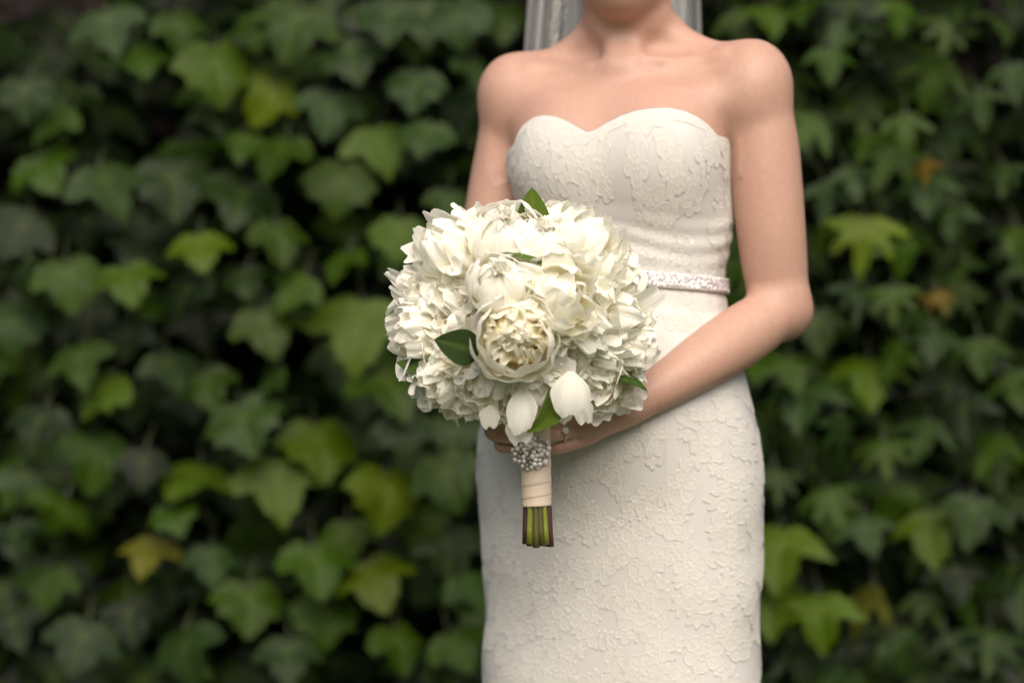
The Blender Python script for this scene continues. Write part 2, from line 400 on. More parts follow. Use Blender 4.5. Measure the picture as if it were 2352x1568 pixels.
# ------------------------------------------------------------------ the figure: signed distance field
YAW = R(18)
FW = np.array([-math.sin(YAW), -math.cos(YAW), 0]); LT = np.array([math.cos(YAW), -math.sin(YAW), 0]); UP = np.array([0, 0, 1.])
rows = np.array([  # py, left px, right px, depth half b, cy
 [60, 1345, 1540, .045, .035], [105, 1300, 1600, .052, .03], [150, 1245, 1665, .066, .02], [200, 1200, 1690, .080, .010], [250, 1182, 1688, .090, .004], [300, 1176, 1676, .096, .0],
 [400, 1180, 1674, .098, .0], [500, 1197, 1682, .094, .0], [560, 1212, 1674, .089, .0], [640, 1225, 1655, .086, .0], [690, 1208, 1660, .090, -.002],
 [780, 1165, 1682, .100, -.004], [860, 1130, 1702, .110, -.002], [980, 1104, 1734, .121, .004], [1080, 1098, 1746, .127, .008], [1150, 1100, 1748, .128, .010],
 [1250, 1111, 1745, .126, .008], [1400, 1118, 1738, .120, .004], [1568, 1112, 1736, .116, 0], [1760, 1128, 1718, .112, 0], [2000, 1105, 1745, .125, 0],
 [2250, 985, 1865, .20, .02], [2533, 830, 2020, .33, .06]], float)
zt = ZC - (rows[:, 0] - 784) * D / FPX
o_ = np.argsort(zt); zt = zt[o_]; rws = rows[o_]
cxt = ((rws[:, 1] + rws[:, 2]) / 2 - 1176) * D / FPX; wt = (rws[:, 2] - rws[:, 1]) / 2 * D / FPX
bt = rws[:, 3]; at_ = np.sqrt(np.maximum((wt ** 2 - (bt * math.sin(YAW)) ** 2), 1e-6)) / math.cos(YAW); cyt = rws[:, 4]
zf = np.linspace(zt[0], zt[-1], 900)
def sm(a):
    v = np.interp(zf, zt, a); k = np.hanning(41); k /= k.sum()
    return np.convolve(np.pad(v, 20, mode='reflect', reflect_type='odd'), k, 'valid')
CX, AA, BB, CY = sm(cxt), sm(at_), sm(bt), sm(cyt)
def torso(p):
    z = p[:, 2]
    cx = np.interp(z, zf, CX); a = np.interp(z, zf, AA); b_ = np.interp(z, zf, BB); cy = np.interp(z, zf, CY)
    dx = p[:, 0] - cx; dy = p[:, 1] - cy
    X = dx * LT[0] + dy * LT[1]; Y = dx * FW[0] + dy * FW[1]
    n = 2.25
    q = ((np.abs(X) / a) ** n + (np.abs(Y) / b_) ** n) ** (1 / n)
    d = (q - 1) * np.minimum(a, b_)
    d = np.maximum(d, np.maximum(z - zt[-1], zt[0] - z))
    return d
def roundcone(p, A, B, ra, rb):
    A = np.asarray(A); B = np.asarray(B); ba = B - A; pa = p - A
    h = np.clip(pa @ ba / (ba @ ba), 0, 1)
    return np.linalg.norm(pa - h[:, None] * ba, axis=1) - (ra + (rb - ra) * h)
def ellipsoid(p, c, r, ax=None):
    q = p - c
    if ax is not None: q = q @ np.array(ax).T
    r = np.asarray(r); k0 = np.linalg.norm(q / r, axis=1); k1 = np.linalg.norm(q / (r * r), axis=1) + 1e-9
    return k0 * (k0 - 1) / k1
def smin(a, b_, k):
    h = np.maximum(k - np.abs(a - b_), 0) / k
    return np.minimum(a, b_) - h * h * k * .25
def smax(a, b_, k): return -smin(-a, -b_, k)
AXB = [LT, FW, UP]
def zpx(py): return ZC - (py - 784) * D / FPX
def axis_pt(py, fwd, lat):
    z = zpx(py); return np.array([np.interp(z, zf, CX), np.interp(z, zf, CY), z]) + FW * fwd + LT * lat
bustR = axis_pt(372, .057, -.056); bustL = axis_pt(366, .055, .064)
def dress_sdf(p):
    d = torso(p)
    d = smin(d, ellipsoid(p, bustR, (.066, .060, .070), AXB), .050)
    d = smin(d, ellipsoid(p, bustL, (.068, .060, .072), AXB), .050)
    d = smin(d, ellipsoid(p, axis_pt(930, .075, 0), (.10, .055, .11), AXB), .06)       # belly
    return d
INSET = .005
prims = []   # (op, k, func, anchor, reach)  anchor/reach only serve for culling
def cone(A, B, ra, rb, k=.02, op='u'):
    A = np.asarray(A, float); B = np.asarray(B, float)
    prims.append((op, k, lambda p, A=A, B=B, ra=ra, rb=rb: roundcone(p, A, B, ra, rb)))
def chain(pts, rs, k=.012, k0=None):
    for i in range(len(pts) - 1): cone(pts[i], pts[i + 1], rs[i], rs[i + 1], k if (i or k0 is None) else k0)
def crom(pts, rs, n=4):
    pts = [np.asarray(p, float) for p in pts]; q = [2 * pts[0] - pts[1]] + pts + [2 * pts[-1] - pts[-2]]; r = [rs[0]] + list(rs) + [rs[-1]]
    op, orr = [], []
    for i in range(1, len(q) - 2):
        for k in range(n):
            u = k / n; c_ = [(-u + 2 * u * u - u ** 3) / 2, (2 - 5 * u * u + 3 * u ** 3) / 2, (u + 4 * u * u - 3 * u ** 3) / 2, (-u * u + u ** 3) / 2]
            op.append(sum(c_[j] * q[i - 1 + j] for j in range(4))); orr.append(sum(c_[j] * r[i - 1 + j] for j in range(4)))
    return op + [pts[-1]], orr + [rs[-1]]
def limb(pts, rs, k=.012, n=4):
    a, r = crom(pts, rs, n)
    def f(p):
        d = roundcone(p, a[0], a[1], r[0], r[1])
        for i in range(1, len(a) - 1): d = np.minimum(d, roundcone(p, a[i], a[i + 1], r[i], r[i + 1]))
        return d
    prims.append(('u', k, f))
def ell(c, r, k=.02, op='u', ax=AXB):
    c = np.asarray(c, float); prims.append((op, k, lambda p, c=c, r=r, ax=ax: ellipsoid(p, c, r, ax)))
prims.append(('u', .001, lambda p: np.maximum(dress_sdf(p) + INSET, zpx(1050) - p[:, 2])))
# neck, trapezius, shoulders
cone(P(1446, 175, .035), P(1440, -75, .015), .054, .050, .03)
limb([P(1400, 88, .045), P(1300, 152, .045), P(1190, 195, .05)], [.034, .030, .034], .03)
limb([P(1490, 78, .035), P(1610, 138, .0), P(1725, 165, -.035)], [.034, .030, .034], .03)
ell(P(1182, 222, .045), (.044, .044, .050), .035); ell(P(1731, 196, -.045), (.045, .046, .052), .035)
# chest to shoulder
cone(P(1205, 250, .035), P(1280, 235, -.015), .030, .018, .05); cone(P(1705, 240, -.05), P(1610, 232, -.050), .032, .018, .05)
# upper arms and forearms; they melt into the trunk only at the shoulder
def near(c, r0, r1, k1, k0=.003):
    c = np.asarray(c)
    return lambda p: k0 + (k1 - k0) * np.clip((r1 - np.linalg.norm(p - c, axis=1)) / (r1 - r0), 0, 1)
EL, ER = P(1797, 706, -.042), P(1118, 680, .035)
limb([P(1184, 222, .045), P(1172, 330, .05), P(1150, 440, .05), P(1128, 560, .045), P(1118, 680, .035)], [.043, .045, .044, .041, .036], near(P(1184, 200, .045), .05, .11, .02))
limb([ER, P(1128, 770, -.03), P(1146, 850, -.09), P(1158, 900, -.130)], [.037, .039, .032, .025], near(ER, .04, .09, .02))
limb([P(1733, 202, -.045), P(1752, 330, -.045), P(1760, 420, -.045), P(1772, 540, -.045), P(1783, 640, -.04), P(1798, 708, -.04)], [.0435, .0465, .0470, .0450, .0415, .0335], near(P(1731, 190, -.045), .05, .10, .02))
limb([P(1796, 706, -.045), P(1708, 768, -.078), P(1625, 822, -.112), P(1535, 880, -.142), P(1455, 926, -.160)], [.0350, .0400, .0370, .0300, .0250], near(EL, .04, .09, .022))
# hollow where the forearm meets the upper arm is left to the blend; point of the elbow
ell(P(1806, 728, -.03), (.020, .022, .020), .03)
# head: skull, face, jaw, chin, nose, brow, lips
hc = P(1432, -190, .0)
ell(hc + np.array([0, .022, .035]), (.073, .092, .085), .03, ax=None)
ell(P(1428, -95, -.028), (.058, .066, .082), .04, ax=None)
ell(P(1424, -22, -.070), (.026, .022, .020), .03, ax=None)
cone(P(1372, -62, .0), P(1412, -20, -.06), .022, .018, .03); cone(P(1488, -62, .0), P(1436, -20, -.06), .022, .018, .03)
cone(P(1425, -168, -.092), P(1424, -118, -.106), .007, .012, .012)
ell(P(1424, -75, -.092), (.022, .010, .008), .01, ax=None)
ell(P(1398, -170, -.095), (.016, .012, .011), .012, 's', None); ell(P(1452, -170, -.095), (.016, .012, .011), .012, 's', None)
ell(P(1398, -170, -.080), (.012, .012, .011), .004, ax=None); ell(P(1452, -170, -.080), (.012, .012, .011), .004, ax=None)
for ex in (1312, 1552): ell(P(ex, -150, .01), (.008, .018, .032), .01, ax=None)
# legs and feet under the skirt
for s_, px in ((-1, 1330), (1, 1530)):
    chain([P(px, 1000, 0), P(px, 1750, 0), P(px, 2440, .02)], [.085, .055, .036], .03); cone(P(px, 2470, .0), P(px - 15, 2485, -.15), .03, .026, .03)
n_base = len(prims)
def body_sdf(p, pr=None):
    d = None
    for op, k, f in (prims if pr is None else pr):
        v = f(p)
        kk = k(p) if callable(k) else k
        d = v if d is None else (smin(d, v, kk) if op == 'u' else smax(d, -v, kk))
    return d
def hit(px, py, f, y0=-.5, y1=.3):
    ys = np.linspace(y0, y1, 400); pts = np.array([P(px, py, y) for y in ys]); d = f(pts)
    i = np.argmax(d < 0)
    return pts[i] if d[i] < 0 else P(px, py, -.05)
base_prims = list(prims[:14])
bsd = lambda p: body_sdf(p, base_prims)
# collar bones, tendons, hollows
def onskin(px, py, depth): return hit(px, py, bsd) + np.array([0, depth, 0])
chain([onskin(1456, 152, .005), onskin(1510, 142, .006), onskin(1580, 130, .006), onskin(1660, 128, .010)], [.0085, .0075, .007, .008], .018)
chain([onskin(1402, 160, .005), onskin(1350, 154, .006), onskin(1290, 150, .006), onskin(1225, 160, .010)], [.0085, .0075, .007, .008], .018)
cone(onskin(1418, 158, .007), onskin(1380, 30, .016), .0065, .009, .03); cone(onskin(1442, 156, .007), onskin(1508, 20, .016), .0065, .009, .03)
ell(onskin(1545, 102, -.010), (.032, .014, .010), .03, 's'); ell(onskin(1322, 122, -.011), (.026, .014, .010), .03, 's')
ell(onskin(1292, 178, -.012), (.026, .014, .008), .025, 's'); ell(onskin(1560, 162, -.013), (.03, .014, .008), .025, 's')
# crease between the breast and the arm
# --- the hand on the image's right: long fingers running behind the bouquet's handle
wl_ = P(1455, 926, -.160)
fL = {'index': [P(1340, 915, -.196), P(1258, 944, -.204), P(1218, 950, -.186), P(1200, 946, -.165)],
      'middle': [P(1330, 948, -.192), P(1250, 973, -.203), P(1212, 978, -.184), P(1192, 974, -.163)],
      'ring': [P(1332, 982, -.184), P(1262, 1001, -.200), P(1222, 1006, -.184), P(1200, 1002, -.163)],
      'pinky': [P(1346, 1008, -.174), P(1288, 1028, -.187), P(1250, 1032, -.180), P(1226, 1028, -.163)]}
for nm, pts in fL.items():
    limb([wl_ * .80 + pts[0] * .20, wl_ * .4 + pts[0] * .6, pts[0]], [.0195, .0150, .0112 if nm != 'pinky' else .0095], .012)
for nm, pts in fL.items():
    r0 = {'index': .0092, 'middle': .0094, 'ring': .0090, 'pinky': .0078}[nm]
    limb(pts, [r0 * 1.12, r0, r0 * .9, r0 * .8], .0016, 3)
limb([wl_, P(1400, 900, -.205), P(1340, 905, -.232), P(1290, 925, -.236)], [.020, .0135, .011, .009], .010)   # thumb
# --- the hand on the image's left, closed round the handle
wr_ = P(1158, 900, -.130)
fR = {'index': [P(1178, 905, -.168), P(1112, 932, -.200), P(1156, 955, -.222), P(1200, 958, -.222)],
      'middle': [P(1172, 930, -.166), P(1114, 958, -.198), P(1156, 975, -.218), P(1204, 980, -.220)],
      'ring': [P(1168, 950, -.164), P(1128, 990, -.200), P(1166, 1003, -.214), P(1206, 1004, -.212)],
      'pinky': [P(1176, 980, -.160), P(1148, 1021, -.190), P(1180, 1029, -.200), P(1214, 1026, -.198)]}
for nm, pts in fR.items():
    limb([wr_ * .8 + pts[0] * .2, pts[0]], [.019, .0125], .012)
for nm, pts in fR.items():
    r0 = {'index': .0096, 'middle': .0098, 'ring': .0096, 'pinky': .0082}[nm]
    limb(pts, [r0 * 1.12, r0 * 1.02, r0 * .92, r0 * .8], .0016, 3)

# polygonise (naive surface nets on a dense grid, evaluated block by block near the surface)
def polygonise(h, lo, hi, blk=14):
    lo = np.array(lo); n = (np.ceil((np.array(hi) - lo) / h / blk).astype(int)) * blk
    vol = np.ones(n, np.float32); nb = n // blk
    loc = np.stack(np.meshgrid(*[np.arange(blk)] * 3, indexing='ij'), -1).reshape(-1, 3) * h
    ctr_off = (blk - 1) / 2 * h; rad = blk * h * .87
    bi = np.stack(np.meshgrid(*[np.arange(k) for k in nb], indexing='ij'), -1).reshape(-1, 3)
    ctr = lo + bi * blk * h + ctr_off
    dv = np.stack([f(ctr) for _, _, f in prims])                    # every primitive at every block centre
    full = None
    for q, (op, k, f) in enumerate(prims):
        k = .02 if callable(k) else k
        full = dv[q] if full is None else (smin(full, dv[q], k) if op == 'u' else smax(full, -dv[q], k))
    near = np.abs(full) < rad * 1.35 + .012
    for i in range(len(bi)):
        b0 = bi[i] * blk; sl = tuple(slice(b0[a], b0[a] + blk) for a in range(3))
        if not near[i]:
            vol[sl] = full[i]; continue
        sel = [prims[q] for q in range(len(prims)) if q == 0 or dv[q, i] < max(full[i], 0) + 2 * rad + (.02 if callable(prims[q][1]) else prims[q][1])]
        vol[sl] = body_sdf(loc + (lo + b0 * h), sel).reshape(blk, blk, blk)
    s = vol < 0
    su = s.view(np.uint8); c8 = np.zeros(np.array(vol.shape) - 1, np.uint8)
    for dx in (0, 1):
        for dy in (0, 1):
            for dz in (0, 1): c8 += su[dx:su.shape[0] - 1 + dx, dy:su.shape[1] - 1 + dy, dz:su.shape[2] - 1 + dz]
    act = (c8 > 0) & (c8 < 8); cells = np.argwhere(act)
    cid = np.full(act.shape, -1, np.int32); cid[act] = np.arange(len(cells))
    acc = np.zeros((len(cells), 3)); cnt = np.zeros(len(cells))
    cor = [(a, b_, c_) for a in (0, 1) for b_ in (0, 1) for c_ in (0, 1)]
    val = {c_: vol[cells[:, 0] + c_[0], cells[:, 1] + c_[1], cells[:, 2] + c_[2]] for c_ in cor}
    for c1 in cor:
        for a in range(3):
            if c1[a] == 0:
                c2 = list(c1); c2[a] = 1; c2 = tuple(c2); v1, v2 = val[c1], val[c2]
                x = (v1 < 0) != (v2 < 0); t = np.where(x, v1 / np.where(x, v1 - v2, 1), 0)
                pos = np.tile(np.array(c1, float), (len(cells), 1)); pos[:, a] = t
                acc[x] += pos[x]; cnt[x] += 1
    V = lo + (cells + acc / cnt[:, None]) * h
    F = []
    for a in range(3):
        o1, o2 = (a + 1) % 3, (a + 2) % 3
        s1 = [slice(None)] * 3; s2 = [slice(None)] * 3; s1[a] = slice(0, -1); s2[a] = slice(1, None)
        e = s[tuple(s1)] != s[tuple(s2)]; idx = np.argwhere(e)
        idx = idx[(idx[:, o1] > 0) & (idx[:, o2] > 0) & (idx[:, o1] < s.shape[o1] - 1) & (idx[:, o2] < s.shape[o2] - 1)]
        neg = s[idx[:, 0], idx[:, 1], idx[:, 2]]
        def cc(d1, d2):
            j = idx.copy(); j[:, o1] -= d1; j[:, o2] -= d2; return cid[j[:, 0], j[:, 1], j[:, 2]]
        q = np.stack([cc(1, 1), cc(0, 1), cc(0, 0), cc(1, 0)], 1)
        q[~neg] = q[~neg][:, ::-1]; F.append(q)
    return V, np.concatenate(F)
Vb, Fb = polygonise(.003, (-.12, -.29, -.01), (.46, .20, 1.76))
# light relaxation
for it in range(3):
    acc = np.zeros_like(Vb); cn = np.zeros(len(Vb))
    for a in range(4):
        np.add.at(acc, Fb[:, a], Vb[Fb[:, (a + 1) % 4]] + Vb[Fb[:, (a + 3) % 4]]); np.add.at(cn, Fb[:, a], 2)
    Vb = Vb * .5 + .5 * acc / np.maximum(cn, 1)[:, None]

person = empty('person', (float(np.interp(.5, zf, CX)), 0, 0), 'bride in a strapless white lace gown holding a white bouquet with both hands', 'person')
PO = np.array(person.location)
# hair (out of the frame): a swept back cap with a low bun
hv = []
def uvs(c, r, nu=28, nv=16, f=None):
    th = np.linspace(0, 2 * math.pi, nu, endpoint=False); ph = np.linspace(.02, math.pi - .02, nv)
    T, Q = np.meshgrid(th, ph); X = np.stack([np.cos(T) * np.sin(Q), np.sin(T) * np.sin(Q), np.cos(Q)], -1).reshape(-1, 3)
    if f is not None: X = f(X)
    return c + X * np.asarray(r), grid_faces(nu, nv, True)
hb = MB(); 
def hairf(X):
    X = X.copy(); fr = (X[:, 1] < -.25) & (X[:, 2] < .45); X[fr] *= .86; X *= (1 + .01 * np.sin(30 * X[:, 0]))[:, None]; return X
V, F = uvs(hc + np.array([0, .03, .04]), (.080, .098, .090), f=hairf); hb.add(V - PO, F)
V, F = uvs(hc + np.array([0, .115, -.03]), (.045, .04, .042)); hb.add(V - PO, F)
link('hair', hb.mesh('hair'), M['hair'], person)

# ------------------------------------------------------------------ dress
NT = 240
ths = np.linspace(0, 2 * math.pi, NT, endpoint=False)          # angle 0 = towards the body's left side, pi/2 = front
dirs = np.cos(ths)[:, None] * LT + np.sin(ths)[:, None] * FW
zs = np.linspace(0.004, 1.36, 280)
def cast(off):
    Zg, Tg = np.meshgrid(zs, np.arange(NT), indexing='ij')
    z = Zg.ravel(); d = dirs[Tg.ravel()]
    c0 = np.stack([np.interp(z, zf, CX), np.interp(z, zf, CY), z], 1)
    lo_ = np.zeros(len(z)); hi_ = np.full(len(z), .55)
    for it in range(22):
        mid = (lo_ + hi_) / 2; ins = dress_sdf(c0 + d * mid[:, None]) - off < 0
        lo_ = np.where(ins, mid, lo_); hi_ = np.where(ins, hi_, mid)
    return lo_.reshape(len(zs), NT)
RAD = cast(0.0)
# fabric tension folds round the waist, hem waves
zz = zs[:, None]; tt = ths[None, :]
RAD = RAD + .0012 * np.sin(zz * 260 + 2.5 * np.sin(tt * 3)) * np.exp(-((zz - 1.135) / .035) ** 2) + .0009 * np.sin(zz * 200 + 3 * np.cos(tt * 2)) * np.exp(-((zz - 1.045) / .03) ** 2)
RAD = RAD + .02 * np.clip((.42 - zz) / .42, 0, 1) ** 1.5 * np.sin(tt * 11)
RAD = RAD + .0016 * np.sin(zz * 47 + 1.3 * np.sin(tt * 4)) * np.clip((.95 - zz) * 4, 0, 1) * (np.cos(tt) ** 2)
def surf(th, z, off=0.0):
    th = np.asarray(th, float); z = np.asarray(z, float)
    fz = np.clip((z - zs[0]) / (zs[1] - zs[0]), 0, len(zs) - 1.001); iz = fz.astype(int); az = fz - iz
    ft = (th / (2 * math.pi) * NT) % NT; it = ft.astype(int) % NT; a2 = ft - np.floor(ft); i2 = (it + 1) % NT
    r = (RAD[iz, it] * (1 - a2) + RAD[iz, i2] * a2) * (1 - az) + (RAD[iz + 1, it] * (1 - a2) + RAD[iz + 1, i2] * a2) * az + off
    return np.stack([np.interp(z, zf, CX), np.interp(z, zf, CY), z], -1) + r[..., None] * (np.cos(th)[..., None] * LT + np.sin(th)[..., None] * FW)
def to_px(p):
    s = FPX / (D + p[..., 1]); return 1176 + p[..., 0] * s, 784 - (p[..., 2] - ZC) * s
tf = np.linspace(-.35 * math.pi, 1.30 * math.pi, 2400)
def find_th(px, py):
    z = ZC - (py - 784) * (D - .1) / FPX
    for _ in range(4):
        p = surf(tf, np.full_like(tf, z)); X, Y = to_px(p)
        front = p[:, 1] < np.interp(z, zf, CY) + .03
        i = np.argmin(np.abs(X - px) + (~front) * 1e4); z = ZC - (py - 784) * (D + p[i, 1]) / FPX
    return tf[i], z
neck = [(1183, 330), (1190, 308), (1204, 286), (1222, 272), (1245, 267), (1272, 269), (1300, 280), (1325, 294), (1347, 307), (1368, 299), (1395, 283), (1425, 268), (1460, 256), (1500, 250),
        (1538, 249), (1575, 257), (1605, 271), (1630, 290), (1650, 314), (1662, 338)]
nk = sorted([find_th(*q) for q in neck]); print('NECK', [(round(a, 2), round(z_, 3)) for a, z_ in nk])
nth = [a for a, _ in nk]; nzv = [z_ for _, z_ in nk]
zb = zpx(395)
nth = [nth[0] - .9, nth[0] - .35] + nth + [nth[-1] + .3, nth[-1] + .9]; nzv = [zb, zpx(365)] + nzv + [zpx(358), zb]
def ztop(th):
    t = np.where(th > nth[-1] + .6, th - 2 * math.pi, th)
    return np.interp(t, nth, nzv, left=zb, right=zb)
TG = np.linspace(0, 2 * math.pi, 1440, endpoint=False); zg = ztop(TG)
kz = np.hanning(15); kz /= kz.sum(); zg = np.convolve(np.concatenate([zg[-7:], zg, zg[:7]]), kz, 'valid')
def ztop(th): return np.interp(np.asarray(th) % (2 * math.pi), np.append(TG, 2 * math.pi), np.append(zg, zg[0]))
# the skin stays just inside the cloth
zb_ = Vb[:, 2]; cb = np.stack([np.interp(zb_, zf, CX), np.interp(zb_, zf, CY)], 1); rel = Vb[:, :2] - cb
tb_ = np.arctan2(rel @ FW[:2], rel @ LT[:2]); rb0 = np.linalg.norm(rel, axis=1)
rd0 = np.linalg.norm((surf(tb_ % (2 * math.pi), np.clip(zb_, .01, 1.35)) - np.stack([cb[:, 0], cb[:, 1], np.clip(zb_, .01, 1.35)], 1))[:, :2], axis=1)
wgt = np.clip((ztop(tb_) + .045 - zb_) / .043, 0, 1); wgt = wgt * wgt * (3 - 2 * wgt) * (zb_ > zpx(420)) * (rb0 < rd0 + .022) * np.clip((np.sin(tb_) - .12) / .25, 0, 1)
tgt = rd0 - .004; new = np.where(rb0 > tgt, rb0 + (tgt - rb0) * wgt, rb0)
Vb[:, :2] = cb + rel * (new / np.maximum(rb0, 1e-6))[:, None]
msk = np.clip((np.sin(tb_) - .1) / .3, 0, 1) * (rb0 < rd0 + .03) * np.clip((zb_ - zpx(400)) / .02, 0, 1) * np.clip((ztop(tb_) + .05 - zb_) / .03, 0, 1)
act_f = Fb[(msk[Fb] > 0).any(1)]
for it in range(30):
    acc = np.zeros_like(Vb); cn = np.zeros(len(Vb))
    for a in range(4):
        np.add.at(acc, act_f[:, a], Vb[act_f[:, (a + 1) % 4]] + Vb[act_f[:, (a + 3) % 4]]); np.add.at(cn, act_f[:, a], 2)
    w2 = (.5 * msk * (cn > 5))[:, None]; Vb = Vb * (1 - w2) + w2 * acc / np.maximum(cn, 1)[:, None]
body = link('body', mesh_np('body', Vb - PO, Fb), M['skin'], person)
body['label'] = 'bare neck, shoulders, arms and hands'
ZS = zpx(470)          # below this line the rows are level, above it they follow the neckline
def rowz(th, q, zlo):  # q in 0..1
    f = (ZS - zlo) / (1.262 - zlo)
    return np.where(q < f, zlo + (q / f) * (ZS - zlo), ZS + (q - f) / (1 - f) * (ztop(th) - ZS))
nu, nv = 360, 300
T, Q = np.meshgrid(np.linspace(0, 2 * math.pi, nu, endpoint=False), np.linspace(0, 1, nv))
Vd = surf(T, rowz(T, Q, .006))
edge_in = surf(T[-1], ztop(T[-1]) + .0015, -.0015)[None]; edge_in2 = surf(T[-1], ztop(T[-1]) - .012, -.004)[None]
Vd = np.concatenate([Vd, edge_in, edge_in2])
dress = link('dress', mesh_np('dress', Vd.reshape(-1, 3) - PO, grid_faces(nu, nv + 2, True)), M['satin'], person)
dress['label'] = 'strapless fitted ivory gown with sweetheart neckline'

# lace: corded flowers and leaves, drawn as a height field over (girth, height) and lifted off the fabric
RES = .001; UW = .165                                   # metres of girth per radian
U0, U1, Z0, Z1 = -.75 * UW * math.pi / 2 * 1.5, UW * math.pi * 1.28, .40, 1.30
nU = int((U1 - U0) / RES); nZ = int((Z1 - Z0) / RES)
H = np.zeros((nZ, nU), np.float32)
lr = random.Random(5)
def stamp(cu, cz, rad, fn):
    i0 = max(int((cu - rad - U0) / RES), 0); i1 = min(int((cu + rad - U0) / RES) + 1, nU)
    j0 = max(int((cz - rad - Z0) / RES), 0); j1 = min(int((cz + rad - Z0) / RES) + 1, nZ)
    if i1 <= i0 or j1 <= j0: return
    uu = U0 + (np.arange(i0, i1) + .5) * RES - cu; vv = Z0 + (np.arange(j0, j1) + .5) * RES - cz
    A, B = np.meshgrid(uu, vv); h = fn(A, B)
    H[j0:j1, i0:i1] = np.where(h > 0, np.maximum(h, H[j0:j1, i0:i1] * .55), H[j0:j1, i0:i1])
def petal_st(cu, cz, ang, ln, wd, vein=True):
    ca, sa = math.cos(ang), math.sin(ang); mu, mz = cu + ca * ln / 2, cz + sa * ln / 2
    def fn(A, B):
        a = A * ca + B * sa; b_ = -A * sa + B * ca
        e = np.sqrt((a / (ln / 2)) ** 2 + (b_ / (wd / 2 * (1 + .35 * a / ln))) ** 2)
        d = (1 - e) * min(ln, wd) / 2
        h = np.where(d > 0, .38, 0) + np.exp(-((d - .0010) / .0009) ** 2) * .70 * (d > -.0006)
        if vein: h = h + (d > .002) * np.exp(-(b_ / .0008) ** 2) * .3 * (a < ln * .2)
        return h
    stamp(mu, mz, max(ln, wd) * .62, fn)
def cord(pts, w=.0013, hh=.9):
    for (a, b_), (c_, d_) in zip(pts[:-1], pts[1:]):
        n = max(2, int(math.hypot(c_ - a, d_ - b_) / .0012))
        for k in range(n):
            u = a + (c_ - a) * k / n; z = b_ + (d_ - b_) * k / n
            stamp(u, z, w * 2, lambda A, B: np.where(np.hypot(A, B) < w * 1.4, hh * np.sqrt(np.clip(1 - (np.hypot(A, B) / (w * 1.4)) ** 2, 0, 1)), 0))
def flower(u, z, r, a0):
    n = lr.choice((5, 5, 6))
    for k in range(n): petal_st(u + .2 * r * math.cos(a0 + k * 6.283 / n), z + .2 * r * math.sin(a0 + k * 6.283 / n), a0 + k * 6.283 / n, r * .85, r * lr.uniform(.72, .9))
    if r > .018:
        for k in range(4): petal_st(u, z, a0 + .6 + k * 1.57, r * .45, r * .38, False)
    stamp(u, z, r * .25, lambda A, B: np.where(np.hypot(A, B) < r * .15, 1.1, 0))
def spray(u, z, a, n, ln):
    pts = [(u, z)]
    for k in range(n):
        a += lr.uniform(-.3, .3); u2 = u + math.cos(a) * ln * .62; z2 = z + math.sin(a) * ln * .62
        petal_st(u2, z2, a + lr.uniform(.6, 1.0), ln * lr.uniform(.8, 1.1), ln * .42); petal_st(u2, z2, a - lr.uniform(.6, 1.0), ln * lr.uniform(.8, 1.1), ln * .42)
        u, z = u2, z2; pts.append((u, z))
    petal_st(u, z, a, ln, ln * .45); cord(pts)
cent = []
tries = 0
while tries < 9000 and len(cent) < 760:
    tries += 1
    u = lr.uniform(U0, U1); z = lr.uniform(Z0, Z1)
    if all((u - a) ** 2 + (z - b_) ** 2 > .040 ** 2 for a, b_ in cent): cent.append((u, z))
for u, z in cent:
    for k in range(lr.choice((2, 2, 3))): spray(u, z, lr.uniform(0, 6.28), lr.choice((2, 3)), lr.uniform(.014, .020))
for u, z in cent: flower(u, z, lr.uniform(.016, .027), lr.uniform(0, 6.28))
# scalloped edge along the neckline and the seams
seam_px = [(1528, 510), (1530, 600), (1533, 800), (1530, 1000), (1533, 1200), (1525, 1400), (1518, 1568)]
# lift the drawn threads off the cloth
STEP = .00105
thl = np.arange(U0 / UW, U1 / UW, STEP / UW); ql = np.arange(0, 1, STEP / (1.262 - .42))
TL, QL = np.meshgrid(thl, ql); ZL = rowz(TL % (2 * math.pi), QL, .42)
zl_flat = .42 + QL * (1.262 - .42)
fi = np.clip(((TL * UW - U0) / RES).astype(int), 0, nU - 1); fj = np.clip(((zl_flat - Z0) / RES).astype(int), 0, nZ - 1)
HL = H[fj, fi]
HL[-9:, :] = np.maximum(HL[-9:, :], .35); HL[-3:, :] = np.maximum(HL[-3:, :], .8)                  # bound neckline
Vl = surf(TL % (2 * math.pi), ZL, 0.0)
# seams as fine ridges
X, Y = to_px(Vl)
sx = np.interp(Y, [p[1] for p in seam_px], [p[0] for p in seam_px])
sd = np.abs(X - sx) / (FPX / D); sea = (sd < .0016) & (Y > 500)
HL = np.where(sea, np.maximum(HL, .8), HL)
dT = (np.cos(TL)[..., None] * LT + np.sin(TL)[..., None] * FW)
Vl = Vl + dT * (.0003 + HL * .0008)[..., None]
FL = grid_faces(len(thl), len(ql)); msk = (HL.ravel()[FL] > .05).all(1); FL = FL[msk]
used = np.unique(FL); remap = np.full(HL.size, -1); remap[used] = np.arange(len(used))
lace = link('lace', mesh_np('lace', Vl.reshape(-1, 3)[used] - PO, remap[FL]), M['lace'], dress)
lace['kind'] = 'stuff'; lace['label'] = 'corded ivory lace flowers and leaves'

